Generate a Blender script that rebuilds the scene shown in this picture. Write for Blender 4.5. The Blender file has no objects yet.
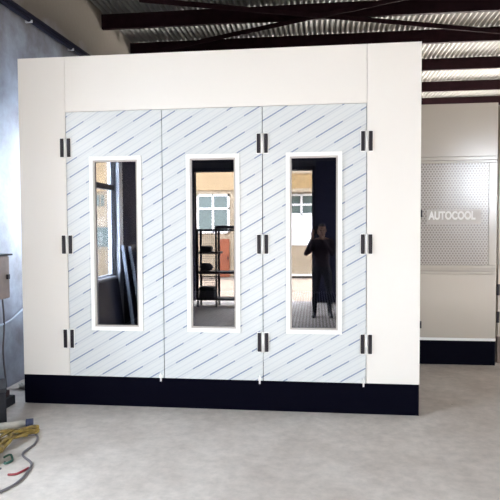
import bpy, bmesh, math, random
from mathutils import Vector, Matrix
random.seed(7)
S = bpy.context.scene
COL = S.collection
R = math.radians

# ------------------------------------------------------------------ materials
def mat(name, col, rough=0.6, metal=0.0, spec=0.5, noise=0.0, nscale=3.0, col2=None, bump=0.0, bscale=30.0, coat=0.0):
    m = bpy.data.materials.new(name); m.use_nodes = True
    nt = m.node_tree; N = nt.nodes; L = nt.links
    b = N['Principled BSDF']
    b.inputs['Base Color'].default_value = (*col, 1)
    b.inputs['Roughness'].default_value = rough
    b.inputs['Metallic'].default_value = metal
    b.inputs['Specular IOR Level'].default_value = spec
    b.inputs['Coat Weight'].default_value = coat
    tc = N.new('ShaderNodeTexCoord')
    if noise > 0 or col2:
        n = N.new('ShaderNodeTexNoise'); n.inputs['Scale'].default_value = nscale
        n.inputs['Detail'].default_value = 6; n.inputs['Roughness'].default_value = 0.6
        L.new(tc.outputs['Object'], n.inputs['Vector'])
        r = N.new('ShaderNodeValToRGB')
        r.color_ramp.elements[0].position = 0.35; r.color_ramp.elements[1].position = 0.68
        c2 = col2 or tuple(c * (1 - noise) for c in col)
        r.color_ramp.elements[0].color = (*c2, 1); r.color_ramp.elements[1].color = (*col, 1)
        L.new(n.outputs['Fac'], r.inputs['Fac']); L.new(r.outputs['Color'], b.inputs['Base Color'])
    if bump > 0:
        n2 = N.new('ShaderNodeTexNoise'); n2.inputs['Scale'].default_value = bscale; n2.inputs['Detail'].default_value = 5
        L.new(tc.outputs['Object'], n2.inputs['Vector'])
        bp = N.new('ShaderNodeBump'); bp.inputs['Strength'].default_value = bump; bp.inputs['Distance'].default_value = 0.02
        L.new(n2.outputs['Fac'], bp.inputs['Height']); L.new(bp.outputs['Normal'], b.inputs['Normal'])
    return m

def nmath(nt, op, a, b=None, c=None):
    n = nt.nodes.new('ShaderNodeMath'); n.operation = op
    for i, v in enumerate((a, b, c)):
        if v is None: continue
        if isinstance(v, (int, float)): n.inputs[i].default_value = v
        else: nt.links.new(v, n.inputs[i])
    return n.outputs[0]

M = {}
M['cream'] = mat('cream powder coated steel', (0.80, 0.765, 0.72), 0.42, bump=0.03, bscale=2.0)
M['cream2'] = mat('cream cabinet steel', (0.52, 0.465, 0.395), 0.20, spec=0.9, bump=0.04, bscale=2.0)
M['trimwhite'] = mat('white trim steel', (0.88, 0.87, 0.85), 0.4)
M['navy'] = mat('black blue painted steel', (0.0012, 0.0012, 0.0055), 0.6, spec=0.04)
M['blackcap'] = mat('black plastic', (0.018, 0.014, 0.02), 0.5, spec=0.35)
M['gasket'] = mat('brown grey rubber seal', (0.50, 0.455, 0.43), 0.6)
M['concrete'] = None
M['wall_blue'] = mat('pale blue grey plaster', (0.38, 0.42, 0.51), 0.45, col2=(0.19, 0.19, 0.215), nscale=2.2, bump=0.15, bscale=14)
M['wall_dark'] = mat('dark grey plaster', (0.10, 0.10, 0.12), 0.7, noise=0.3)
M['wall_grey'] = mat('grey plaster', (0.45, 0.43, 0.41), 0.8, noise=0.2)
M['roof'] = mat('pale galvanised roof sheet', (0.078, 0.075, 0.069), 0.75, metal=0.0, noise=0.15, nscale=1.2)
M['purlin'] = mat('dark red oxide steel', (0.014, 0.005, 0.007), 0.8, spec=0.06, noise=0.4, nscale=6)
M['navysheet'] = mat('dark blue steel sheet', (0.020, 0.021, 0.045), 0.35, spec=0.4)
M['navydoor'] = mat('navy painted door steel', (0.034, 0.035, 0.07), 0.6, spec=0.12)
M['pipepaint'] = mat('dark navy pipe paint', (0.012, 0.012, 0.026), 0.75, spec=0.15)
M['darkred'] = mat('dark red dusty paint', (0.032, 0.014, 0.016), 0.8)
M['navyedge'] = mat('pale blue steel edge', (0.42, 0.49, 0.60), 0.4)
M['alu'] = mat('pale aluminium', (0.70, 0.73, 0.78), 0.35, metal=0.3)
M['darkbar'] = mat('dark bar steel', (0.03, 0.03, 0.04), 0.5)
M['build'] = mat('cream render', (0.40, 0.28, 0.15), 0.8, noise=0.1, nscale=1.5)
M['buildw'] = mat('white render', (0.36, 0.285, 0.19), 0.8, noise=0.06, nscale=1.5)
M['gatewhite'] = mat('white gate paint', (0.85, 0.85, 0.85), 0.6)
M['ochre'] = mat('ochre boards', (0.36, 0.23, 0.09), 0.7, noise=0.3, nscale=4)
M['pane'] = mat('green grey window glass', (0.13, 0.17, 0.15), 0.25, noise=0.2, nscale=2)
M['orange'] = mat('orange brown painted wood', (0.26, 0.065, 0.02), 0.6, noise=0.2)
M['yard'] = mat('pale yard concrete', (0.28, 0.22, 0.165), 0.85, noise=0.2, nscale=1.5)
M['blacksteel'] = mat('black steel', (0.012, 0.012, 0.016), 0.6, spec=0.25)
M['blackbox'] = mat('black fibre', (0.02, 0.02, 0.024), 0.8)
M['grate'] = mat('galvanised grating', (0.35, 0.36, 0.38), 0.4, metal=0.6)
M['inner'] = mat('booth inner lining', (0.06, 0.06, 0.075), 0.6)
M['yellow'] = mat('dirty yellow rubber', (0.36, 0.25, 0.05), 0.5, col2=(0.09, 0.055, 0.02), nscale=11)  # brown mottle puts the shade between the folds into the colour
M['palehose'] = mat('pale grey tube', (0.55, 0.52, 0.45), 0.5, noise=0.3, nscale=10)
M['cable'] = mat('grey cable sheath', (0.13, 0.12, 0.13), 0.5)
M['redcable'] = mat('dull red rubber', (0.34, 0.06, 0.07), 0.5)
M['greencable'] = mat('green plastic', (0.03, 0.10, 0.075), 0.5)
M['bluecap'] = mat('dark blue plastic', (0.03, 0.04, 0.09), 0.4)
M['boxbeige'] = mat('dirty beige steel', (0.26, 0.19, 0.155), 0.6, noise=0.35, nscale=5)
M['rag'] = mat('off white paper', (0.62, 0.60, 0.56), 0.8)
M['skin'] = mat('skin', (0.26, 0.145, 0.10), 0.5)
M['hair'] = mat('black hair', (0.012, 0.010, 0.010), 0.6)
M['shirt'] = mat('dark maroon shirt', (0.022, 0.010, 0.018), 0.8)
M['trouser'] = mat('black blue trousers', (0.012, 0.013, 0.022), 0.8)
M['shoe'] = mat('dark shoe leather', (0.015, 0.014, 0.02), 0.4)
M['eye'] = mat('dark eye', (0.02, 0.015, 0.012), 0.2)
M['letter'] = mat('white letter vinyl', (0.95, 0.94, 0.92), 0.4)
M['labelstrip'] = mat('pale label strip', (0.50, 0.455, 0.42), 0.3)

def film_mat():
    m = bpy.data.materials.new('pale blue protective film'); m.use_nodes = True
    nt = m.node_tree; N = nt.nodes; L = nt.links; b = N['Principled BSDF']
    tc = N.new('ShaderNodeTexCoord'); sp = N.new('ShaderNodeSeparateXYZ')
    L.new(tc.outputs['Object'], sp.inputs[0]); x, z = sp.outputs['X'], sp.outputs['Z']
    s = nmath(nt, 'DIVIDE', nmath(nt, 'SUBTRACT', z, nmath(nt, 'MULTIPLY', x, 0.58)), 0.148)
    row = nmath(nt, 'FLOOR', s); fr = nmath(nt, 'FRACT', s)
    line = nmath(nt, 'LESS_THAN', fr, 0.10)
    ph = nmath(nt, 'FRACT', nmath(nt, 'ADD', nmath(nt, 'DIVIDE', x, 0.40), nmath(nt, 'MULTIPLY', row, 0.41)))
    dash = nmath(nt, 'LESS_THAN', ph, 0.60)
    st = nmath(nt, 'MULTIPLY', line, nmath(nt, 'MULTIPLY_ADD', dash, 0.50, 0.26))
    f3 = nmath(nt, 'FRACT', nmath(nt, 'ADD', nmath(nt, 'MULTIPLY', s, 3.0), 0.4))
    faint = nmath(nt, 'MULTIPLY', nmath(nt, 'LESS_THAN', f3, 0.25), 0.10)
    tot = nmath(nt, 'MAXIMUM', st, faint)
    mx = N.new('ShaderNodeMix'); mx.data_type = 'RGBA'
    mx.inputs['A'].default_value = (0.655, 0.675, 0.675, 1); mx.inputs['B'].default_value = (0.13, 0.18, 0.33, 1)
    L.new(tot, mx.inputs['Factor']); L.new(mx.outputs['Result'], b.inputs['Base Color'])
    b.inputs['Roughness'].default_value = 0.24; b.inputs['Specular IOR Level'].default_value = 0.4
    n2 = N.new('ShaderNodeTexNoise'); n2.inputs['Scale'].default_value = 3
    L.new(tc.outputs['Object'], n2.inputs['Vector'])
    bp = N.new('ShaderNodeBump'); bp.inputs['Strength'].default_value = 0.12; bp.inputs['Distance'].default_value = 0.03
    L.new(n2.outputs['Fac'], bp.inputs['Height']); L.new(bp.outputs['Normal'], b.inputs['Normal'])
    return m
M['film'] = film_mat()

def glass_mat(name, refl, tint):
    m = bpy.data.materials.new(name); m.use_nodes = True
    nt = m.node_tree; N = nt.nodes; L = nt.links
    N.remove(N['Principled BSDF'])
    g = N.new('ShaderNodeBsdfGlossy'); g.inputs['Roughness'].default_value = 0.0
    g.inputs['Color'].default_value = (0.95, 0.95, 1, 1)
    t = N.new('ShaderNodeBsdfTransparent'); t.inputs['Color'].default_value = (*tint, 1)
    mx = N.new('ShaderNodeMixShader'); mx.inputs[0].default_value = refl
    L.new(t.outputs[0], mx.inputs[1]); L.new(g.outputs[0], mx.inputs[2])
    L.new(mx.outputs[0], N['Material Output'].inputs['Surface'])
    return m
M['glass'] = glass_mat('dark reflective glass', 0.16, (0.55, 0.55, 0.60))
M['clearglass'] = glass_mat('clear window glass', 0.06, (0.92, 0.94, 0.96))

def glow_mat(name, col, st):
    m = bpy.data.materials.new(name); m.use_nodes = True; b = m.node_tree.nodes['Principled BSDF']
    b.inputs['Base Color'].default_value = (0.6, 0.6, 0.6, 1); b.inputs['Emission Color'].default_value = (*col, 1); b.inputs['Emission Strength'].default_value = st
    return m
M['litpane'] = glow_mat('frosted daylit window pane', (1.0, 0.97, 0.92), 12.0)  # unseen emitter in the right wall, added to light the roof
M['litpane_far'] = glow_mat('frosted daylit far window pane', (1.0, 0.96, 0.90), 55.0)  # unseen emitter at the far end, added to light the roof bays
M['litpane_back'] = glow_mat('frosted daylit back window pane', (0.84, 0.91, 1.0), 25.0)  # unseen emitter behind the camera, added for the sheen on the cabinet
M['litpane_blue'] = glow_mat('frosted blue daylit window pane', (0.72, 0.84, 1.0), 13.5)  # unseen emitter, added to brighten the wall left of the booth

def floor_mat():
    m = bpy.data.materials.new('worn concrete floor'); m.use_nodes = True
    nt = m.node_tree; N = nt.nodes; L = nt.links; b = N['Principled BSDF']
    tc = N.new('ShaderNodeTexCoord')
    n1 = N.new('ShaderNodeTexNoise'); n1.inputs['Scale'].default_value = 1.6; n1.inputs['Detail'].default_value = 8; n1.inputs['Roughness'].default_value = 0.62
    n2 = N.new('ShaderNodeTexNoise'); n2.inputs['Scale'].default_value = 11; n2.inputs['Detail'].default_value = 6; n2.inputs['Roughness'].default_value = 0.7
    L.new(tc.outputs['Object'], n1.inputs['Vector']); L.new(tc.outputs['Object'], n2.inputs['Vector'])
    r1 = N.new('ShaderNodeValToRGB')
    r1.color_ramp.elements[0].position = 0.3; r1.color_ramp.elements[0].color = (0.53, 0.465, 0.415, 1)
    r1.color_ramp.elements[1].position = 0.7; r1.color_ramp.elements[1].color = (0.72, 0.66, 0.605, 1)
    r2 = N.new('ShaderNodeValToRGB')
    r2.color_ramp.elements[0].position = 0.30; r2.color_ramp.elements[0].color = (0.80, 0.80, 0.80, 1)
    r2.color_ramp.elements[1].position = 0.62; r2.color_ramp.elements[1].color = (1, 1, 1, 1)
    L.new(n1.outputs['Fac'], r1.inputs['Fac']); L.new(n2.outputs['Fac'], r2.inputs['Fac'])
    mx = N.new('ShaderNodeMix'); mx.data_type = 'RGBA'; mx.blend_type = 'MULTIPLY'; mx.inputs['Factor'].default_value = 1
    L.new(r1.outputs['Color'], mx.inputs['A']); L.new(r2.outputs['Color'], mx.inputs['B'])
    # small dark spots of dirt
    v = N.new('ShaderNodeTexVoronoi'); v.inputs['Scale'].default_value = 2.2
    L.new(tc.outputs['Object'], v.inputs['Vector'])
    sp = nmath(nt, 'LESS_THAN', v.outputs['Distance'], 0.035)
    m2 = N.new('ShaderNodeMix'); m2.data_type = 'RGBA'; m2.inputs['B'].default_value = (0.22, 0.19, 0.17, 1)
    L.new(nmath(nt, 'MULTIPLY', sp, 0.55), m2.inputs['Factor']); L.new(mx.outputs['Result'], m2.inputs['A'])
    L.new(m2.outputs['Result'], b.inputs['Base Color'])
    b.inputs['Roughness'].default_value = 0.62
    bp = N.new('ShaderNodeBump'); bp.inputs['Strength'].default_value = 0.15; bp.inputs['Distance'].default_value = 0.01
    L.new(n2.outputs['Fac'], bp.inputs['Height']); L.new(bp.outputs['Normal'], b.inputs['Normal'])
    return m
M['concrete'] = floor_mat()

def wall_mat():
    m = M['wall_blue']; nt = m.node_tree; N = nt.nodes; L = nt.links; b = N['Principled BSDF']
    old = b.inputs['Base Color'].links[0].from_socket
    tc = [n for n in N if n.type == 'TEX_COORD'][0]
    sp = N.new('ShaderNodeSeparateXYZ'); L.new(tc.outputs['Object'], sp.inputs[0])
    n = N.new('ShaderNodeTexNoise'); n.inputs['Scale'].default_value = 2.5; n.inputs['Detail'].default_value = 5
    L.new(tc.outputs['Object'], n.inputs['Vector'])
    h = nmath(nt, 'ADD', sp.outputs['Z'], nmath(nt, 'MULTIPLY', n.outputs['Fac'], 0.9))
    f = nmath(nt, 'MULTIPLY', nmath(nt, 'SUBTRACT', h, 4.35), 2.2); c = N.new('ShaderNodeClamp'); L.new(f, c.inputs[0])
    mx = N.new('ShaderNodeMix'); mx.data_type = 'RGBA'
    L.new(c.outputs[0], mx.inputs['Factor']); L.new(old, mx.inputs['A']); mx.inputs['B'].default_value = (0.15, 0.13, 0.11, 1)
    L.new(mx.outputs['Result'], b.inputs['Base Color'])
wall_mat()

def perf_mat():
    m = bpy.data.materials.new('perforated cream steel'); m.use_nodes = True
    nt = m.node_tree; N = nt.nodes; L = nt.links; b = N['Principled BSDF']
    tc = N.new('ShaderNodeTexCoord'); sp = N.new('ShaderNodeSeparateXYZ')
    L.new(tc.outputs['Object'], sp.inputs[0])
    P = 0.036
    def lattice(off):
        u = nmath(nt, 'SUBTRACT', nmath(nt, 'FRACT', nmath(nt, 'ADD', nmath(nt, 'DIVIDE', sp.outputs['X'], P), off)), 0.5)
        v = nmath(nt, 'SUBTRACT', nmath(nt, 'FRACT', nmath(nt, 'ADD', nmath(nt, 'DIVIDE', sp.outputs['Z'], P * 1.6), off)), 0.5)
        d = nmath(nt, 'ADD', nmath(nt, 'MULTIPLY', u, u), nmath(nt, 'MULTIPLY', nmath(nt, 'MULTIPLY', v, v), 2.56))
        return nmath(nt, 'LESS_THAN', d, 0.10)
    h = nmath(nt, 'MAXIMUM', lattice(0.0), lattice(0.5))
    mx = N.new('ShaderNodeMix'); mx.data_type = 'RGBA'
    mx.inputs['A'].default_value = (0.47, 0.42, 0.375, 1); mx.inputs['B'].default_value = (0.27, 0.23, 0.205, 1)
    L.new(h, mx.inputs['Factor']); L.new(mx.outputs['Result'], b.inputs['Base Color'])
    b.inputs['Roughness'].default_value = 0.22; b.inputs['Specular IOR Level'].default_value = 0.9
    bp = N.new('ShaderNodeBump'); bp.inputs['Strength'].default_value = 0.2; bp.inputs['Distance'].default_value = 0.002; bp.invert = True
    L.new(h, bp.inputs['Height']); L.new(bp.outputs['Normal'], b.inputs['Normal'])
    return m
M['perf'] = perf_mat()

# ------------------------------------------------------------------ mesh helpers
class MB:
    def __init__(self): self.bm = bmesh.new(); self.mi = 0; self.mats = []
    def use(self, m):
        if m not in self.mats: self.mats.append(m)
        self.mi = self.mats.index(m); return self
    def _fin(self, faces):
        for f in faces: f.material_index = self.mi
    def box(self, x0, x1, y0, y1, z0, z1, bev=0.0, mtx=None):
        b2 = bmesh.new()
        v = [b2.verts.new((x, y, z)) for x in (x0, x1) for y in (y0, y1) for z in (z0, z1)]
        for q in ((0,1,3,2), (4,6,7,5), (0,4,5,1), (2,3,7,6), (0,2,6,4), (1,5,7,3)):
            b2.faces.new([v[i] for i in q])
        bmesh.ops.recalc_face_normals(b2, faces=b2.faces)
        if bev > 0: bmesh.ops.bevel(b2, geom=b2.edges[:], offset=bev, segments=2, affect='EDGES', profile=0.5)
        self.merge(b2, mtx); return self
    def merge(self, b2, mtx=None):
        if mtx is not None: bmesh.ops.transform(b2, matrix=mtx, verts=b2.verts[:])
        mp = {}
        for v in b2.verts: mp[v] = self.bm.verts.new(v.co)
        for f in b2.faces:
            nf = self.bm.faces.new([mp[v] for v in f.verts]); nf.material_index = self.mi; nf.smooth = f.smooth
        b2.free()
    def tube(self, pts, r, seg=8, closed=False, r2=None):
        pts = [Vector(p) for p in pts]; n = len(pts); rings = []
        prev = None
        for i, p in enumerate(pts):
            a = pts[(i - 1) % n] if (i > 0 or closed) else p
            c = pts[(i + 1) % n] if (i < n - 1 or closed) else p
            t = (c - a).normalized()
            u = t.orthogonal().normalized() if prev is None else (prev - t * prev.dot(t)).normalized()
            prev = u; w = t.cross(u)
            rr = r if r2 is None else r + (r2 - r) * i / max(1, n - 1)
            rings.append([self.bm.verts.new(p + (u * math.cos(2*math.pi*k/seg) + w * math.sin(2*math.pi*k/seg)) * rr) for k in range(seg)])
        for i in range(n if closed else n - 1):
            A, B = rings[i], rings[(i + 1) % n]
            for k in range(seg):
                f = self.bm.faces.new((A[k], A[(k+1) % seg], B[(k+1) % seg], B[k])); f.material_index = self.mi; f.smooth = True
        if not closed:
            for rg, rev in ((rings[0], True), (rings[-1], False)):
                f = self.bm.faces.new(rg[::-1] if rev else rg); f.material_index = self.mi
        return self
    def cyl(self, a, b, r, seg=16): return self.tube([a, b], r, seg)
    def ball(self, c, rx, ry, rz, seg=16):
        b2 = bmesh.new(); bmesh.ops.create_uvsphere(b2, u_segments=seg, v_segments=seg // 2 + 2, radius=1)
        for f in b2.faces: f.smooth = True
        self.merge(b2, Matrix.Translation(c) @ Matrix.Diagonal((rx, ry, rz, 1))); return self
    def build(self, name, m=None, parent=None):
        me = bpy.data.meshes.new(name); bmesh.ops.recalc_face_normals(self.bm, faces=self.bm.faces[:])
        self.bm.to_mesh(me); self.bm.free()
        for k in (self.mats or [m]): me.materials.append(M[k] if isinstance(k, str) else k)
        o = bpy.data.objects.new(name, me); COL.objects.link(o)
        if parent is not None: o.parent = parent
        return o

def tag(o, label=None, cat=None, group=None, kind=None):
    if label: o['label'] = label
    if cat: o['category'] = cat
    if group: o['group'] = group
    if kind: o['kind'] = kind
    return o
def empty(name, loc=(0, 0, 0), rz=0.0):
    o = bpy.data.objects.new(name, None); o.location = loc; o.rotation_euler = (0, 0, rz); o.empty_display_size = 0.1
    COL.objects.link(o); return o
def struct(mb, name, m=None): return tag(mb.build(name, m), kind='structure')
def smooth(pts, n=8):
    P = [Vector(p) for p in pts]; out = []
    for i in range(len(P) - 1):
        p0 = P[max(i-1, 0)]; p1 = P[i]; p2 = P[i+1]; p3 = P[min(i+2, len(P)-1)]
        for k in range(n):
            t = k / n
            out.append(0.5 * ((2*p1) + (p2-p0)*t + (2*p0-5*p1+4*p2-p3)*t*t + (3*p1-p0-3*p2+p3)*t**3))
    out.append(P[-1]); return out

# ------------------------------------------------------------------ the setting
XL, XR, YB, YF, ZR = -3.3, 5.5, -7.6, 11.0, 5.043
struct(MB().box(XL - 0.2, XR + 0.2, YB - 0.2, YF + 0.2, -0.15, 0), 'floor', 'concrete')
# left wall with a window opening
LW = (1.0, 2.1, 1.3, 2.9)
BW = (4.3, 5.35, 2.3, 3.7)
FW = (1.4, 5.2, 0.3, 2.7)
w = MB()
w.box(XL-0.1, XL, -1.99, LW[0], 0, ZR+0.05); w.box(XL-0.1, XL, LW[1], YF, 0, ZR+0.05); w.box(XL-0.1, XL, LW[0], LW[1], 0, LW[2]); w.box(XL-0.1, XL, LW[0], LW[1], LW[3], ZR+0.05); w.box(XL-0.1, XL, YB, -3.74, 0, ZR+0.05)
w.box(XL-0.1, XL, -3.74, -1.99, 0, 0.90); w.box(XL-0.1, XL, -3.74, -1.99, 3.42, ZR+0.05)
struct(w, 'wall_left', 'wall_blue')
w = MB()
w.box(XL-0.2, -2.79, YB-0.2, YB, 0, ZR+0.05); w.box(-0.06, BW[0], YB-0.2, YB, 0, ZR+0.05); w.box(BW[1], XR+0.2, YB-0.2, YB, 0, ZR+0.05); w.box(BW[0], BW[1], YB-0.2, YB, 0, BW[2]); w.box(BW[0], BW[1], YB-0.2, YB, BW[3], ZR+0.05); w.box(-2.79, -0.06, YB-0.2, YB, 3.02, ZR+0.05)
struct(w, 'wall_back', 'wall_dark')
RW1 = (-7.3, -4.9, 0.05, 3.0); RW2 = (4.8, 10.4, 0.3, 2.7)
w = MB()
w.box(XR, XR+0.2, YB, RW1[0], 0, ZR+0.05); w.box(XR, XR+0.2, RW1[1], RW2[0], 0, ZR+0.05); w.box(XR, XR+0.2, RW2[1], YF, 0, ZR+0.05)
w.box(XR, XR+0.2, RW1[0], RW1[1], 0, RW1[2]); w.box(XR, XR+0.2, RW1[0], RW1[1], RW1[3], ZR+0.05)
w.box(XR, XR+0.2, RW2[0], RW2[1], 0, RW2[2]); w.box(XR, XR+0.2, RW2[0], RW2[1], RW2[3], ZR+0.05)
struct(w, 'wall_right', 'wall_grey')
w = MB()
w.box(XL-0.2, FW[0], YF, YF+0.2, 0, ZR+0.05); w.box(FW[1], XR+0.2, YF, YF+0.2, 0, ZR+0.05); w.box(FW[0], FW[1], YF, YF+0.2, 0, FW[2]); w.box(FW[0], FW[1], YF, YF+0.2, FW[3], ZR+0.05)
struct(w, 'wall_far', 'wall_grey')

# corrugated roof, ribs running front to back
def roof():
    mb = MB(); bm = mb.bm; pitch = 0.086; n = int((XR - XL) / pitch); k = 8; prev = None; th = 0.004
    for i in range(n * k + 1):
        x = XL + i * (XR - XL) / (n * k); z = ZR + 0.02 * math.cos(2 * math.pi * i / k) + 0.022
        r = [bm.verts.new((x, y, z + d)) for y in (YB, YF) for d in (0, th)]
        if prev:
            for q in ((0, 2), (3, 1)):
                f = bm.faces.new((prev[q[0]], prev[q[1]], r[q[1]], r[q[0]])); f.smooth = True
        prev = r
    return mb
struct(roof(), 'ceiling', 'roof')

def cee(mb, a, b, h=0.18, wd=0.065, t=0.006):
    """lipped channel along x from a to b: web facing the viewer, flanges behind, top face at z"""
    x0, x1, y, z = a, b[0], b[1], b[2]
    mb.box(x0, x1, y, y + t, z, z + h); mb.box(x0, x1, y, y + wd, z, z + t); mb.box(x0, x1, y, y + wd, z + h - t, z + h)
    mb.box(x0, x1, y + wd - t, y + wd, z, z + 0.02); mb.box(x0, x1, y + wd - t, y + wd, z + h - 0.02, z + h)
py_ = [-6.8, -5.4, -4.0, -2.6, -1.2, 0.2, 1.5, 3.33, 4.68, 6.36, 8.15, 9.8]
plabel = {4.68: 'dark red roof purlin touching the top right corner of the white booth',
          6.36: 'dark red roof purlin crossing above the grey cabinet, the higher of the lower two',
          8.15: 'dark red roof purlin just above the top edge of the cream cabinet',
          3.33: 'deep dark red roof beam where the two diagonal braces cross'}
plabel[9.8] = 'dark roof purlin hidden mostly behind the top of the cream cabinet'
for y in py_:
    if y not in plabel: continue
    mb = MB(); cee(mb, XL + 0.001, (XR, y, 4.82), h=0.223)  # extra depth puts the shade beside each purlin into its shape
    o = mb.build('roof_purlin', 'purlin'); tag(o, plabel[y], 'beam', 'purlins under the corrugated roof')
def brace(p, q, label):
    p = Vector(p); q = Vector(q); d = q - p; L = d.length
    mx = Matrix.Translation(p) @ d.to_track_quat('X', 'Z').to_matrix().to_4x4()
    mb = MB(); mb.box(0, L, -0.035, 0.035, 0.063, 0.07, mtx=mx); mb.box(0, L, -0.035, -0.028, 0, 0.07, mtx=mx)
    tag(mb.build('roof_brace', 'purlin'), label, 'beam', 'diagonal braces under the roof')
brace((-2.35, 2.25, 4.74), (4.6, 4.78, 4.74), 'thin dark red diagonal brace falling to the right under the corrugated roof')
brace((-3.0, 4.5, 4.74), (2.2, 2.2, 4.74), 'thin dark red diagonal brace rising to the right under the corrugated roof')

# window in the left wall (seen mirrored in the booth glass)
wn = empty('window_1', (XL, -2.865, 0.90)); tag(wn, kind='structure')
f = MB()
for y0, y1, z0, z1 in ((-0.875, -0.825, 0, 2.52), (0.825, 0.875, 0, 2.52), (-0.02, 0.02, 0, 2.52), (-0.875, 0.875, 0, 0.06), (-0.875, 0.875, 2.46, 2.52)):
    f.box(-0.09, -0.03, y0, y1, z0, z1)
f.build('window_frame', 'alu', wn)
MB().box(-0.08, 0.01, -0.875, 0.875, 1.44, 1.52).build('transom', 'darkbar', wn)
MB().box(-0.065, -0.059, -0.83, 0.82, 0.05, 2.47).build('window_pane', 'clearglass', wn)
MB().box(-0.04, 0.05, -0.875, 0.875, 0.001, 0.03).build('window_sill', 'alu', wn)
# unseen windows of the right wall; the rear one's glow is added
for i, (y0, y1, z0, z1) in enumerate((RW1, RW2)):
    wn = empty('window_%d' % (i + 2), (XR, y0, z0)); tag(wn, kind='structure')
    f = MB(); L = y1 - y0; H = z1 - z0; n = int(L / 1.5)
    f.box(0.06, 0.12, 0, L, 0, 0.05); f.box(0.06, 0.12, 0, L, H - 0.05, H)
    for k in range(n + 1): f.box(0.06, 0.12, k * (L - 0.05) / n, k * (L - 0.05) / n + 0.05, 0, H)
    f.build('window_frame', 'alu', wn)
    if i == 1: MB().box(0.075, 0.085, 0.04, L - 0.04, 0.04, H - 0.04).build('window_pane', 'litpane', wn)
wn = empty('window_4', (XL, LW[0], LW[2])); tag(wn, kind='structure'); L = LW[1] - LW[0]; H = LW[3] - LW[2]  # added glowing window, hidden behind the booth edge
f = MB(); f.box(-0.12, -0.05, 0, L, 0, 0.05); f.box(-0.12, -0.05, 0, L, H - 0.05, H); f.box(-0.12, -0.05, 0, 0.05, 0, H); f.box(-0.12, -0.05, L - 0.05, L, 0, H); f.box(-0.12, -0.05, L/2 - 0.02, L/2 + 0.02, 0, H)
f.build('window_frame', 'alu', wn)
MB().box(-0.10, -0.09, 0.04, L - 0.04, 0.04, H - 0.04).build('window_pane', 'litpane_blue', wn)
for nm, wy, (x0, x1, z0, z1), pm in (('window_5', YF + 0.08, FW, 'litpane_far'), ('window_6', YB - 0.12, BW, 'litpane_back')):  # two added glowing windows out of view: roof light, cabinet sheen
    wn = empty(nm, (x0, wy, z0)); tag(wn, kind='structure'); L = x1 - x0; H = z1 - z0; f = MB(); n = max(2, int(L / 1.1))
    f.box(0, L, 0, 0.05, 0, 0.05); f.box(0, L, 0, 0.05, H - 0.05, H)
    for k in range(n + 1): f.box(k * (L - 0.05) / n, k * (L - 0.05) / n + 0.05, 0, 0.05, 0, H)
    f.build('window_frame', 'alu', wn)
    MB().box(0.03, L - 0.03, 0.02, 0.03, 0.03, H - 0.03).build('window_pane', pm, wn)
# door opening trim and the dark sliding door parked beside it
f = MB(); f.box(-2.87, -2.79, YB - 0.21, YB + 0.03, 0, 3.1); f.box(-0.06, 0.02, YB - 0.21, YB + 0.03, 0, 3.1); f.box(-2.87, 0.02, YB - 0.21, YB + 0.03, 3.02, 3.1)
struct(f, 'trim_1', 'navysheet')
d = empty('door_1', (0.03, YB + 0.06, 0)); tag(d, kind='structure')
f = MB(); f.box(0, 2.7, 0, 0.05, 0.03, 3.2)
for k in range(10): f.box(0.1 + 0.27 * k, 0.16 + 0.27 * k, 0.05, 0.075, 0.05, 3.18)
f.build('door_leaf', 'navydoor', d)
MB().tube(smooth([(0.1, 0.075, 1.0), (0.1, 0.13, 1.02), (0.1, 0.13, 1.28), (0.1, 0.075, 1.3)], 4), 0.012).build('door_handle', 'blacksteel', d)
# dark roller shutter closed on the left wall
d = empty('door_2', (XL, -6.58, 0)); tag(d, kind='structure')
f = MB()
for k in range(34): f.box(0.02, 0.045, 0.05, 2.6, 0.01 + k * 0.09, 0.0985 + k * 0.09)
f.build('shutter_slats', 'navydoor', d)
f = MB(); f.box(0, 0.07, 0, 0.06, 0, 3.1); f.box(0, 0.25, 0, 2.65, 3.07, 3.35)
f.build('shutter_guide', 'navysheet', d)
MB().box(0, 0.07, 2.62, 2.78, 0, 3.4).build('shutter_post', 'alu', d)

# ------------------------------------------------------------------ the yard and buildings outside
g_ = MB(); g_.box(-30, 30, -45, YB - 0.2, -0.2, -0.03); g_.box(XR + 0.2, 30, YB - 0.2, 20, -0.2, -0.03)
struct(g_, 'ground', 'yard')
b = empty('workshop_building', (-2, -14, 0)); tag(b, 'cream building with windows across the yard, mirrored in the booth panes', 'building')
MB().box(-6.5, 6.0, -6, 0, 0, 5.2).build('building_wall', 'buildw', b)
MB().box(-6.6, 6.1, -0.02, 0.06, 3.02, 5.3).build('upper_band', 'build', b)
MB().box(-6.7, 6.2, -6, 0.35, 5.2, 5.4).build('roof_slab', 'build', b)
def bwin(x0, x1, z0, z1, vs, hz, nm='window'):
    f = MB(); t = 0.07; y0, y1 = 0.0, 0.06
    for a, c, e, g in ((x0, x0+t, z0, z1), (x1-t, x1, z0, z1), (x0, x1, z0, z0+t), (x0, x1, z1-t, z1)): f.box(a, c, y0, y1, e, g)
    for v in vs: f.box(v - t/2, v + t/2, y0, y1, z0, z1)
    for h in hz: f.box(x0, x1, y0, y1, h - t/2, h + t/2)
    fo = f.build(nm, 'trimwhite', b)
    MB().box(x0 + 0.02, x1 - 0.02, 0.0, 0.02, z0 + 0.02, z1 - 0.02).build('pane', 'pane', fo)
bwin(-2.10, -0.95, 1.52, 2.88, [-1.53], [2.38])
bwin(1.1, 2.7, 2.13, 2.86, [1.55, 2.0, 2.3], [2.49])
for x0 in (-5.76, -5.60, -5.2, -4.6): MB().box(x0, x0 + 0.11, 0.0, 0.03, 2.52, 2.90).build('window', 'pane', b)
MB().box(-5.80, -5.30, 0.0, 0.03, 1.05, 1.75).build('window', 'pane', b)
MB().box(0.85, 3.2, 0.0, 0.04, 1.10, 2.12).build('white_boarding', 'gatewhite', b)
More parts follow.
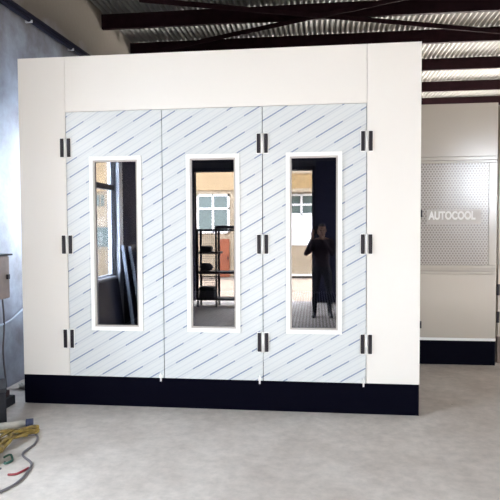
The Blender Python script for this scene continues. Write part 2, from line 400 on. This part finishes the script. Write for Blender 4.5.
MB().box(0.85, 3.2, 0.0, 0.08, 0.04, 0.10).build('white_ledge', 'gatewhite', b)
dr = MB().box(-1.29, -0.96, 0.0, 0.07, 0.0, 1.32).build('door', 'orange', b)
MB().box(-1.02, -0.99, 0.07, 0.11, 0.6, 0.72).build('door_handle', 'blacksteel', dr)
ac = empty('awning_box', (0.0, 0, 0)); ac.location = (-0.18, -13.9, 2.89); tag(ac, 'ochre boarded box with white edges over the far window, mirrored in right pane', 'awning')
MB().box(-0.85, 0.14, -0.03, 0.55, 0.10, 0.62).build('boards', 'ochre', ac)
f = MB(); f.box(-0.87, 0.16, -0.03, 0.58, 0.0, 0.11); f.box(-0.87, 0.16, -0.03, 0.58, 0.60, 0.74); f.build('edge_trim', 'buildw', ac)
# ------------------------------------------------------------------ the spray booth
BX0, BX1, BH, BD = -2.843, 0.941, 3.351, 7.0
booth = empty('spray_booth', (0, 0, 0))
tag(booth, 'large cream white paint spray booth with three film covered doors and black plinth', 'paint booth')
XS = (-2.371, -1.425, -0.478, 0.466)
ZB, ZT = 0.284, 2.824
MB().box(BX0 + 0.004, BX1 - 0.004, -0.004, BD, 0.0, 0.283).build('plinth', 'navy', booth)
MB().box(BX0, XS[0] - 0.003, 0, 0.05, 0.2835, BH - 0.001, 0.0015).build('side_panel', 'cream', booth)
MB().box(XS[3] + 0.003, BX1, 0, 0.05, 0.2835, BH - 0.001, 0.0015).build('side_panel', 'cream', booth)
MB().box(XS[0] - 0.0005, XS[3] + 0.0005, 0, 0.05, ZT + 0.004, BH - 0.001, 0.0015).build('top_panel', 'cream', booth)
f = MB()
f.box(BX0, BX0 + 0.05, 0.052, BD, 0.284, BH); f.box(BX1 - 0.05, BX1, 0.052, BD, 0.284, BH); f.box(BX0, BX1, BD - 0.05, BD, 0.284, BH)
f.box(BX0, BX1, 0.052, BD, BH - 0.05, BH)
f.build('body_shell', 'cream', booth)
f = MB()
f.box(BX0 + 0.051, BX0 + 0.06, 0.06, BD - 0.06, 0.29, BH - 0.06); f.box(BX1 - 0.06, BX1 - 0.051, 0.06, BD - 0.06, 0.29, BH - 0.06)
f.box(BX0 + 0.051, BX1 - 0.051, BD - 0.06, BD - 0.051, 0.29, BH - 0.06); f.box(BX0 + 0.051, BX1 - 0.051, 0.06, BD - 0.06, BH - 0.07, BH - 0.051)
f.build('inner_lining', 'inner', booth)
f = MB()
for k in range(74): f.box(BX0 + 0.08 + k * 0.05, BX0 + 0.10 + k * 0.05, 0.06, BD - 0.07, 0.285, 0.32)
f.build('floor_grating', 'grate', booth)
WIN = ((-2.136, -1.626), (-1.195, -0.691), (-0.263, 0.246))
WZ0, WZ1 = 0.733, 2.398
HZ = ((2.398, 2.575), (1.472, 1.648), (0.558, 0.735))
def hinge(x, z0, z1, parent):
    h = MB()
    h.use('trimwhite'); h.cyl((x, -0.014, z0 - 0.004), (x, -0.014, z1 + 0.004), 0.012)
    h.box(x - 0.056, x + 0.056, -0.009, -0.003, z0 - 0.006, z1 + 0.006, 0.001)
    h.use('blackcap')
    h.box(x - 0.051, x - 0.018, -0.020, -0.008, z0, z1, 0.004); h.box(x + 0.018, x + 0.051, -0.020, -0.008, z0, z1, 0.004)
    h.build('hinge', None, parent)
for i in range(3):
    a, c = XS[i] + 0.0035, XS[i+1] - 0.0035; w0, w1 = WIN[i]
    lf = MB()
    for q in ((a, w0+0.01, ZB, ZT), (w1-0.01, c, ZB, ZT), (w0+0.01, w1-0.01, ZB, WZ0+0.01), (w0+0.01, w1-0.01, WZ1-0.01, ZT)):
        lf.box(q[0], q[1], -0.003, 0.047, q[2], q[3])
    bmesh.ops.remove_doubles(lf.bm, verts=lf.bm.verts[:], dist=1e-5)
    leaf = lf.build('door_leaf', 'film', booth); leaf['label'] = 'door leaf under pale blue film with diagonal dashed lines'
    fr = MB().use('trimwhite'); t = 0.037
    for q in ((w0, w0+t, WZ0, WZ1), (w1-t, w1, WZ0, WZ1), (w0+t, w1-t, WZ0, WZ0+t), (w0+t, w1-t, WZ1-t, WZ1)):
        fr.box(q[0], q[1], -0.022, 0.05, q[2], q[3], 0.002)
    fr.use('gasket'); e = 0.015; s0, s1, u0, u1 = w0+t, w1-t, WZ0+t, WZ1-t
    for q in ((s0, s0+e, u0, u1), (s1-e, s1, u0, u1), (s0+e, s1-e, u0, u0+e), (s0+e, s1-e, u1-e, u1)):
        fr.box(q[0], q[1], -0.012, 0.045, q[2], q[3])
    fr.build('window_frame', None, leaf)
    MB().box(s0 + 0.004, s1 - 0.004, 0.008, 0.014, u0 + 0.004, u1 - 0.004).build('window_pane', 'glass', leaf)
    hx = {0: XS[0], 1: XS[2], 2: XS[3]}[i]
    for z0, z1 in HZ: hinge(hx, z0, z1, leaf)
    bo = MB(); xb = (c - 0.03) if i < 2 else (a + 0.93)
    xb = min(xb, c - 0.02)
    bo.cyl((xb, -0.012, ZB - 0.03), (xb, -0.012, ZB + 0.05), 0.008); bo.box(xb - 0.016, xb + 0.016, -0.012, -0.003, ZB, ZB + 0.03)
    bo.build('bottom_bolt', 'trimwhite', leaf)

# ------------------------------------------------------------------ the cabinet behind, on the right
CX0, CX1, CY, CH = 0.965, 2.208, 1.95, 3.21
cab = empty('air_cabinet', (0, 0, 0)); tag(cab, 'cream steel air intake cabinet with perforated middle panel behind the booth', 'cabinet')
MB().box(CX0, CX1 - 0.004, CY + 0.004, CY + 1.6, 0, 0.30).build('plinth', 'navy', cab)
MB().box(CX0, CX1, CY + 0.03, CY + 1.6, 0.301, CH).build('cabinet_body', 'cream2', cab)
MB().box(CX0, CX1, CY, CY + 0.03, 0.301, 0.335, 0.002).build('bottom_rail', 'trimwhite', cab)
MB().box(CX0, CX1 - 0.002, CY, CY + 0.03, 2.568, CH, 0.003).build('upper_panel', 'cream2', cab)
MB().box(CX0, CX1 - 0.002, CY, CY + 0.03, 0.337, 1.128, 0.003).build('lower_panel', 'cream2', cab)
f = MB(); f.use('perf').box(CX0, CX1 - 0.10, CY + 0.008, CY + 0.03, 1.240, 2.488)
f.build('perforated_panel', None, cab)
f = MB()
for z0, z1 in ((2.490, 2.510), (2.525, 2.565), (1.13, 1.165), (1.20, 1.238)): f.box(CX0, CX1 - 0.002, CY - 0.004, CY + 0.03, z0, z1, 0.003)
f.box(CX1 - 0.098, CX1 - 0.002, CY, CY + 0.03, 1.240, 2.488, 0.003)
f.build('panel_frame', 'cream2', cab)
for z in (0.45, 1.83): MB().box(1.275, 1.318, CY - 0.02, CY, z, z + 0.09, 0.004).build('latch', 'blackcap', cab)
st = MB().box(1.375, 2.02, CY + 0.002, CY + 0.008, 1.745, 1.925).build('name_label', 'labelstrip', cab); st['label'] = 'pale strip with white lettering'
cu = bpy.data.curves.new('lettering', 'FONT'); cu.body = 'AUTOCOOL'; cu.size = 0.135; cu.extrude = 0.003; cu.offset = 0.006
cu.align_x = 'LEFT'; cu.align_y = 'CENTER'
to = bpy.data.objects.new('tmp', cu); COL.objects.link(to)
bpy.context.view_layer.update()
me = bpy.data.meshes.new_from_object(to.evaluated_get(bpy.context.evaluated_depsgraph_get()))
bpy.data.objects.remove(to)
wd = max(v.co.x for v in me.vertices) - min(v.co.x for v in me.vertices)
me.materials.clear(); me.materials.append(M['letter'])
lt = bpy.data.objects.new('lettering', me); COL.objects.link(lt); lt.parent = st
lt.rotation_euler = (R(90), 0, 0); lt.scale = (0.56 / wd, 1.0, 1); lt.location = (1.40, CY + 0.0005, 1.845)

# second cabinet at the right edge, widened out of view to shade the floor
c2 = empty('steel_locker', (0, 0, 0)); tag(c2, 'cream steel locker with black hinges at the far right edge beside the cabinet', 'locker')
MB().box(2.25, 3.85, 2.06, 2.6, 0.34, 3.2, 0.004).build('locker_body', 'cream2', c2)
MB().box(2.255, 3.845, 2.035, 2.058, 0.36, 3.18, 0.004).build('locker_door', 'cream2', c2)
for z in (0.52, 0.86): MB().box(2.235, 2.272, 2.01, 2.036, z, z + 0.14, 0.005).build('hinge', 'blackcap', c2)
MB().box(2.27, 3.83, 2.08, 2.58, 0, 0.339).build('plinth', 'boxbeige', c2)

# ------------------------------------------------------------------ left wall: electric box, conduits
eb = empty('electric_box', (XL, 0.15, 1.225)); tag(eb, 'dirty beige electric box mounted on the left wall beside the booth', 'electric box')
MB().box(0, 0.13, -0.24, 0.17, -0.23, 0.21, 0.006).build('box_body', 'boxbeige', eb)
MB().box(0.13, 0.142, -0.235, 0.165, -0.225, 0.205, 0.004).build('box_door', 'boxbeige', eb)
MB().box(-0.0, 0.15, -0.26, 0.22, 0.212, 0.23).build('top_hood', 'blacksteel', eb)
MB().box(0.142, 0.165, 0.10, 0.14, -0.03, 0.02, 0.004).build('lock_knob', 'blackcap', eb)
tag(MB().tube(smooth([(XL + 0.02, 0.38, 0.97), (XL + 0.03, 0.385, 0.7), (XL + 0.02, 0.37, 0.4), (XL + 0.03, 0.40, 0.02)], 6), 0.009).build('wall_cable', 'cable'),
    'thin dark cable dropping down the wall below the beige electric box', 'cable')
tag(MB().tube(smooth([(XL + 0.02, 0.1, 0.70), (XL + 0.02, 0.5, 0.72), (XL + 0.02, 1.0, 0.86), (XL + 0.02, 1.6, 0.88)], 6), 0.012).build('wall_hose', 'navyedge'),
    'faint blue hose running sideways along the left wall below the electric box', 'hose')
cd = empty('wall_conduit', (XL, 0, 4.10)); tag(cd, 'dark twin pipe conduit clipped high along the left wall', 'pipe')
for k, dz in enumerate((0.0, 0.055)):
    MB().tube([(0.05, -1.2, -0.03 + dz), (0.05, 0.5, -0.005 + dz), (0.05, 2.4, 0.045 + dz), (0.05, 4.5, 0.10 + dz)], 0.027).build('pipe', 'pipepaint', cd)
for y, z in ((1.0, 0.01), (2.1, 0.038)):
    MB().box(0, 0.086, y, y + 0.018, z - 0.036, z - 0.006, 0.003).build('pipe_clip', 'alu', cd)

# ------------------------------------------------------------------ left floor: clutter
bx = empty('tool_crate', (-2.60, -0.76, 0), R(31)); tag(bx, 'black metal tool crate on the floor at the left edge below the wall', 'crate')
MB().box(-0.50, 0.0, 0.0, 0.36, 0.0, 0.30, 0.01).build('crate_body', 'blacksteel', bx)
MB().box(-0.505, 0.005, -0.005, 0.365, 0.30, 0.335, 0.008).build('crate_lid', 'blackbox', bx)
MB().tube(smooth([(-0.40, 0.18, 0.33), (-0.39, 0.18, 0.40), (-0.17, 0.18, 0.40), (-0.16, 0.18, 0.33)], 5), 0.012).build('handle', 'blacksteel', bx)
MB().box(-0.31, -0.24, -0.018, 0.0, 0.22, 0.32, 0.003).build('latch', 'cable', bx)
tag(MB().box(-2.98, -2.72, 0.02, 0.26, 0.0, 0.09, 0.01).build('steel_offcut', 'blacksteel'), 'black steel block under the dull red block beyond the tool crate', 'scrap metal')
bpy.data.objects['steel_offcut'].location = (-0.14, -0.42, 0)
tag(MB().box(-3.14, -2.95, 0.02, 0.2, 0.0, 0.06, 0.012).build('scrap_block', 'darkred'), 'dull red block lying between the black crate and the booth', 'scrap')
bpy.data.objects['scrap_block'].location = (0.058, -0.40, 0.091)
rg = MB(); b2 = bmesh.new(); bmesh.ops.create_icosphere(b2, subdivisions=3, radius=1)
for v in b2.verts:
    k = 1 + 0.25 * math.sin(7 * v.co.x + 3 * v.co.y) * math.cos(6 * v.co.z); v.co *= k
rg.merge(b2, Matrix.Translation((-3.02, 0.33, 0.035)) @ Matrix.Diagonal((0.085, 0.06, 0.04, 1)))
tag(rg.build('crumpled_paper', 'rag'), 'small crumpled white paper on the floor at the booth corner', 'paper')

# yellow hose thrown down in a loose bundle of long folds
def hose_bundle():
    rnd = random.Random(5); pts = []
    for k in range(8):
        y0 = -0.10 + 0.028 * k + rnd.uniform(-0.02, 0.02); h = 0.014 + 0.011 * (k % 4)
        a = [(-0.17, y0, h), (-0.08, y0 + rnd.uniform(-0.03, 0.03), h + rnd.uniform(0.0, 0.05)), (0.02, y0 * 0.7 + rnd.uniform(-0.03, 0.03), h + rnd.uniform(0.01, 0.06)),
             (0.17, y0 * 0.35 + rnd.uniform(-0.02, 0.02), h + rnd.uniform(0, 0.03)), (0.27 + rnd.uniform(-0.05, 0.03), y0 * 0.3, h)]
        pts += a if k % 2 == 0 else a[::-1]
    return smooth(pts, 6)
hz = MB().tube(hose_bundle(), 0.0125, 8).build('yellow_hose', 'yellow')
hz.location = (-2.36, -1.13, 0); hz.rotation_euler = (0, 0, R(72))
tag(hz, 'dirty yellow hose coiled in a loose heap on the floor at lower left', 'hose')
hz2 = MB()
for k in range(4):
    c = (-2.39 + 0.010 * k, -1.50 + 0.010 * k, 0.022 + 0.026 * k)
    hz2.tube([(c[0] + 0.13 * math.cos(a * math.pi / 12), c[1] + (0.09) * math.sin(a * math.pi / 12), c[2] + 0.008 * math.sin(a * math.pi / 6 + k)) for a in range(24)], 0.017, 8, closed=True)
tag(hz2.build('yellow_hose', 'yellow'), 'tight yellow hose coil in front of the loose yellow heap at the left edge', 'hose')
pt = empty('grey_tube', (0, 0, 0)); tag(pt, 'pale grey tube with dark blue end cap lying behind the yellow hose', 'tube')
MB().cyl((-2.80, -0.98, 0.035), (-2.40, -0.80, 0.045), 0.032).build('tube_body', 'palehose', pt)
MB().cyl((-2.402, -0.801, 0.045), (-2.348, -0.777, 0.045), 0.040).build('end_cap', 'bluecap', pt)
ca = MB().tube(smooth([(-2.55, -1.02, 0.05), (-2.33, -1.0, 0.02), (-2.22, -0.965, 0.012), (-2.15, -1.13, 0.010), (-2.14, -1.33, 0.010), (-1.99, -1.48, 0.010), (-1.94, -1.64, 0.010), (-1.93, -1.78, 0.010), (-1.965, -1.90, 0.010), (-2.10, -2.2, 0.010)], 8), 0.0085)
tag(ca.build('floor_cable', 'cable'), 'thin grey cable curving over the concrete from the yellow hose', 'cable')
tag(MB().tube(smooth([(-2.06, -1.67, 0.009), (-2.01, -1.655, 0.009), (-1.985, -1.60, 0.009), (-1.975, -1.55, 0.009)], 6), 0.008).build('cable_offcut', 'redcable'), 'short dull red cable offcut inside the grey cable bend', 'cable')
tag(MB().tube(smooth([(-2.25, -1.40, 0.008), (-2.20, -1.395, 0.03), (-2.17, -1.42, 0.008), (-2.155, -1.46, 0.012), (-2.18, -1.50, 0.008), (-2.20, -1.47, 0.006)], 6), 0.008).build('green_wire', 'greencable'), 'short curled green wire on the floor in front of the yellow coil', 'wire')
tag(MB().box(-2.22, -2.165, -1.60, -1.57, 0.0, 0.012, 0.003).build('metal_chip', 'cable'), 'tiny grey metal chip on the floor left of the green wire', 'scrap')

for nm in ('tool_crate', 'steel_offcut', 'scrap_block', 'crumpled_paper', 'yellow_hose', 'yellow_hose.001', 'grey_tube', 'floor_cable', 'cable_offcut', 'green_wire', 'metal_chip'):
    bpy.data.objects[nm].location += Vector((-0.058, 0.123, 0))

# ------------------------------------------------------------------ things behind the viewer, mirrored in the panes
# dark sheets leaning on the left wall
def sheet(y0, y1, xb, xt, zt, label, th=0.03):
    r = empty('leaning_sheet', (0, 0, 0)); tag(r, label, 'steel sheet', 'dark sheets leaning on the left wall')
    b2 = MB(); bm = b2.bm
    def quad(ya, yb, t0, t1, m, nm):
        q = MB(); n = Vector((zt, 0, xb - xt)).normalized(); P0 = Vector((xb, 0, 0.002)); P1 = Vector((xt, 0, zt))
        pr = []
        for yy in (ya, yb):
            for P in (P0, P1):
                for t in (t0, t1): pr.append(q.bm.verts.new(Vector((P.x, yy, P.z)) - n * t))
        for f in ((0,1,3,2), (4,6,7,5), (0,4,5,1), (2,3,7,6), (0,2,6,4), (1,5,7,3)): q.bm.faces.new([pr[i] for i in f])
        return q.build(nm, m, r)
    quad(y0, y1, 0, th, 'navysheet', 'sheet_face')
    quad(y1, y1 + 0.035, -0.008, th + 0.008, 'navyedge', 'edge_strip')
    b2.bm.free()
sheet(-5.15, -3.77, -2.98, -3.15, 1.43, 'dark blue sheet, second layer of the leaning sheets mirrored in the left pane')
sheet(-5.2, -3.90, -2.86, -3.08, 1.41, 'dark blue sheet, third layer of the leaning sheets mirrored in the left pane')
sheet(-5.1, -4.12, -2.70, -2.98, 1.38, 'dark blue sheet, layer nearest the room mirrored in the left pane')
sheet(-3.75, -2.2, -3.14, -3.25, 0.88, 'broad low dark sheet leaning under the window, mirrored in the left pane')

rk = empty('steel_rack', (-2.13, -6.8, 0)); tag(rk, 'black steel rack with mesh back in the doorway, mirrored in the middle pane', 'rack')
for x in (-0.39, 0.02, 0.43):
    for y in (-0.18, 0.18): MB().box(x - 0.02, x + 0.02, y - 0.02, y + 0.02, 0, 1.69).build('post', 'blacksteel', rk)
for z in (1.64, 1.15, 0.72, 0.14):
    x1 = 0.10 if z in (1.15,) else 0.45
    MB().box(-0.41, x1, -0.2, 0.2, z, z + 0.045).build('shelf', 'blacksteel', rk)
MB().box(0.0, 0.47, -0.2, 0.2, 1.69, 1.76, 0.01).build('top_tray', 'blacksteel', rk)
f = MB()
for k in range(9): f.box(-0.37 + k * 0.045, -0.365 + k * 0.045, -0.19, -0.185, 0.2, 1.63)
for k in range(28): f.box(-0.39, 0.02, -0.19, -0.186, 0.24 + k * 0.049, 0.246 + k * 0.049)
f.build('mesh_back', 'blacksteel', rk)
tag(MB().box(-0.17, 0.17, -0.15, 0.15, 0, 0.24, 0.02).build('storage_case', 'blackbox'), 'black case on the lowest shelf of the steel rack', 'case')
bpy.data.objects['storage_case'].location = (-2.335, -6.8, 0.188)
tag(MB().box(-0.12, 0.12, -0.1, 0.1, 0, 0.12, 0.03).build('power_tool_case', 'blackbox'), 'small black case on the middle shelf of the steel rack', 'case')
bpy.data.objects['power_tool_case'].location = (-2.35, -6.8, 1.196)
tag(MB().ball((0, 0, 0.09), 0.16, 0.13, 0.09).build('cloth_bundle', 'blackbox'), 'dark cloth bundle on the rack shelf below the small case', 'cloth')
bpy.data.objects['cloth_bundle'].location = (-2.37, -6.8, 0.766)

# ------------------------------------------------------------------ the photographer, mirrored in the right pane
def person(origin):
    V, E, Rd, roots = [], [], [], []
    def v(p, r, root=False):
        V.append(Vector(p)); Rd.append(r if isinstance(r, tuple) else (r, r)); 
        if root: roots.append(len(V) - 1)
        return len(V) - 1
    def ch(start, lst):
        p = start
        for q, r in lst:
            n = v(q, r); E.append((p, n)); p = n
        return p
    pel = v((0, 0, 0.95), (0.150, 0.115), True)
    sp = ch(pel, [((0, 0, 1.10), (0.135, 0.10)), ((0, 0, 1.30), (0.165, 0.115)), ((0, -0.01, 1.40), (0.15, 0.10))])
    ch(sp, [((0, 0.0, 1.49), 0.062), ((0, 0.02, 1.56), 0.058)])
    hands = []
    for s, el, wr in ((-1, (-0.30, 0.17, 1.22), (-0.175, 0.29, 1.53)), (1, (0.19, 0.20, 1.22), (-0.015, 0.29, 1.53))):
        sh = ch(sp, [((s * 0.165, -0.01, 1.425), 0.068)])
        e = ch(sh, [((s * 0.205 if s < 0 else 0.20, 0.05, 1.30), 0.054), (el, 0.045)])
        m = tuple((a + b) / 2 for a, b in zip(el, wr))
        ch(e, [(m, 0.038), (wr, 0.027)])
        hands.append((s, Vector(wr)))
        lg = ch(pel, [((s * 0.095, 0, 0.86), (0.095, 0.095)), ((s * 0.115, 0.01, 0.68), 0.080), ((s * 0.13, 0.025, 0.50), 0.058),
                      ((s * 0.14, -0.01, 0.34), 0.056), ((s * 0.145, -0.02, 0.10), 0.040)])
        ch(lg, [((s * 0.155, 0.06, 0.055), (0.042, 0.036)), ((s * 0.17, 0.17, 0.035), (0.038, 0.026))])
        ch(lg, [((s * 0.145, -0.055, 0.045), 0.036)])
    # hands: palm and five fingers closing round the phone's edge (phone centre at local -0.10, 0.386, 1.535)
    px = -0.12
    for s, wr in hands:
        side = px + s * 0.050
        pc = Vector((side + s * 0.012, 0.352, 1.605))
        root = v(wr, 0.026, True); pm = ch(root, [(tuple(wr.lerp(pc, 0.5)), (0.030, 0.018)), (tuple(pc), (0.034, 0.018))])
        for k, (ln, z) in enumerate(((0.020, 1.660), (0.024, 1.638), (0.022, 1.616), (0.016, 1.594))):
            b0 = Vector((side + s * 0.014, 0.362, z - 0.006))
            i0 = v(tuple(pc.lerp(b0, 0.4)), 0.0115, True)
            ch(i0, [(tuple(b0), 0.0115), ((side + s * 0.011, 0.386, z), 0.0105), ((side - s * 0.004 , 0.402, z + 0.002), 0.010), ((side - s * ln, 0.403, z + 0.003), 0.009)])
        i0 = v(tuple(pc), 0.011, True)
        ch(i0, [((side + s * 0.008, 0.352, 1.63), 0.011), ((side - s * 0.004, 0.362, 1.655), 0.0115), ((side - s * 0.016, 0.366, 1.675), 0.010)])
    mb = MB()
    rr = [(r if isinstance(r, tuple) else (r, r)) for r in Rd]
    for a, c in E:
        n = max(2, int((V[a] - V[c]).length / (0.45 * min(rr[a] + rr[c]))) + 1)
        for k in range(n + 1):
            t = k / n; t2 = t * t * (3 - 2 * t); p = V[a].lerp(V[c], t)
            ra = rr[a][0] + (rr[c][0] - rr[a][0]) * t2; rb = rr[a][1] + (rr[c][1] - rr[a][1]) * t2
            foot = p.z < 0.06
            mb.ball(p, ra, rb if not foot else ra * 1.2, rb if foot else (ra + rb) / 2, 14 if ra > 0.02 else 10)
    hc = Vector((0, 0.03, 1.655))
    mb.ball(hc + Vector((0, -0.01, 0.02)), 0.076, 0.094, 0.098, 24)          # skull
    mb.ball(hc + Vector((0, 0.020, -0.045)), 0.060, 0.070, 0.070, 20)         # jaw
    mb.ball(hc + Vector((0, 0.094, -0.018)), 0.012, 0.018, 0.024, 12)         # nose
    mb.ball(hc + Vector((0, 0.086, -0.060)), 0.024, 0.010, 0.009, 12)         # lips
    mb.ball(hc + Vector((0, 0.072, 0.022)), 0.050, 0.014, 0.009, 12)          # brow
    for s in (-1, 1): mb.ball(hc + Vector((s * 0.078, 0.0, -0.005)), 0.010, 0.018, 0.030, 12)
    o = mb.build('person', 'skin'); 
    rm = o.modifiers.new('r', 'REMESH'); rm.mode = 'VOXEL'; rm.voxel_size = 0.0045; rm.use_smooth_shade = True
    sm_ = o.modifiers.new('f', 'SMOOTH'); sm_.iterations = 3; sm_.factor = 0.5
    bpy.context.view_layer.update()
    m2 = bpy.data.meshes.new_from_object(o.evaluated_get(bpy.context.evaluated_depsgraph_get()))
    o.modifiers.clear(); o.data = m2
    bb = bmesh.new(); bb.from_mesh(m2); seen = set(); isl = []
    for q in bb.verts:
        if q in seen: continue
        st_ = [q]; seen.add(q); c_ = []
        while st_:
            u = st_.pop(); c_.append(u)
            for e in u.link_edges:
                w_ = e.other_vert(u)
                if w_ not in seen: seen.add(w_); st_.append(w_)
        isl.append(c_)
    isl.sort(key=len); print('ISL', [(len(c), [round(t, 2) for t in c[0].co]) for c in isl])
    bmesh.ops.delete(bb, geom=[q for c in isl[:-1] if len(c) < 400 for q in c], context='VERTS')
    bb.to_mesh(m2); bb.free()
    zmin = min(q.co.z for q in m2.vertices); print('ZMIN', zmin)
    m2.materials.clear()
    for k in ('skin', 'shirt', 'trouser', 'shoe'): m2.materials.append(M[k])
    for f in m2.polygons:
        c = f.center; f.use_smooth = True
        if c.z < 0.10: k = 3
        elif c.z < 0.96: k = 2
        elif c.y > 0.285 and c.z > 1.50: k = 0
        elif c.z < 1.485 + (0.02 if c.y < 0 else 0): k = 1
        else: k = 0
        f.material_index = k
    o.location = origin
    for q in m2.vertices: q.co.z -= zmin * max(0.0, 1 - q.co.z / 0.5)
    # hair, eyes, collar
    h = MB(); b2 = bmesh.new(); bmesh.ops.create_icosphere(b2, subdivisions=4, radius=1)
    for q in b2.verts:
        n = q.co.normalized(); q.co *= 1 + 0.02 * math.sin(40 * n.x + 13 * n.y) * math.sin(31 * n.z)
    bmesh.ops.delete(b2, geom=[q for q in b2.verts if (q.co.y > 0.42 and q.co.z < 0.45) or q.co.z < -0.45], context='VERTS')
    for fz in b2.faces: fz.smooth = True
    h.merge(b2, Matrix.Translation(hc + Vector((0, -0.012, 0.026))) @ Matrix.Diagonal((0.083, 0.101, 0.106, 1)))
    ho = h.build('hair', 'hair', o); sm = ho.modifiers.new('t', 'SOLIDIFY'); sm.thickness = 0.012
    for s in (-1, 1): MB().ball(hc + Vector((s * 0.031, 0.076, -0.002)), 0.013, 0.009, 0.007, 12).build('eye', 'eye', o)
    MB().tube([(0.068 * math.cos(a * math.pi / 10), 0.005 + 0.065 * math.sin(a * math.pi / 10), 1.478 - 0.012 * math.sin(a * math.pi / 10)) for a in range(20)], 0.010, 8, closed=True).build('collar', 'shirt', o)
    tag(o, 'person in dark clothes standing and holding up a phone, mirrored in the right pane', 'person')
    return o
person((0.14, -5.525, 0))
ph = empty('mobile_phone', (0.02, -5.139, 1.63)); tag(ph, 'black mobile phone held up by the mirrored person in the right pane', 'phone')
MB().box(-0.037, 0.037, -0.004, 0.004, -0.045, 0.108, 0.003).build('phone_body', 'blacksteel', ph)
MB().cyl((-0.02, 0.004, 0.085), (-0.02, 0.0065, 0.085), 0.007).build('lens', 'eye', ph)

# ------------------------------------------------------------------ daylight
wd_ = bpy.data.worlds.new('sky'); S.world = wd_; wd_.use_nodes = True
bg = wd_.node_tree.nodes['Background']; bg.inputs['Color'].default_value = (0.86, 0.93, 1.0, 1); bg.inputs['Strength'].default_value = 13.0
def portal(name, loc, rot, sx, sy):
    l = bpy.data.lights.new(name, 'AREA'); l.shape = 'RECTANGLE'; l.size = sx; l.size_y = sy; l.cycles.is_portal = True
    o = bpy.data.objects.new(name, l); o.location = loc; o.rotation_euler = rot; COL.objects.link(o)
portal('portal_doorway', (-1.43, YB - 0.25, 1.51), (R(90), 0, 0), 2.72, 3.0)
portal('portal_left', (XL - 0.25, -2.865, 2.16), (R(90), 0, R(-90)), 1.74, 2.5)
for i, (y0, y1, z0, z1) in enumerate((RW1,)):
    portal('portal_right', (XR + 0.25, (y0 + y1) / 2, (z0 + z1) / 2), (R(90), 0, R(90)), y1 - y0, z1 - z0)

# ------------------------------------------------------------------ camera
cam = bpy.data.cameras.new('camera'); co = bpy.data.objects.new('camera', cam); COL.objects.link(co)
cam.sensor_width = 36; cam.lens = 36 * 553.0 / 500.0; cam.clip_start = 0.02
co.location = (0, -5.10, 1.715)
co.matrix_world = Matrix.Translation((0, -5.10, 1.715)) @ Matrix.Rotation(R(6.68), 4, 'Z') @ Matrix.Rotation(R(90 - 2.327), 4, 'X') @ Matrix.Rotation(R(-0.303), 4, 'Z')
S.camera = co
sl = bpy.data.lights.new('sun', 'SUN'); sl.energy = 26; sl.angle = R(1.5); sl.color = (1.0, 0.97, 0.92)
so = bpy.data.objects.new('sun', sl); COL.objects.link(so); so.location = (12, 4, 12)
so.rotation_euler = Vector((-1, 0.12, -0.95)).to_track_quat('-Z', 'Y').to_euler()
S.view_settings.view_transform = 'Standard'; S.view_settings.look = 'None'; S.view_settings.gamma = 1
S.view_settings.exposure = 0.90
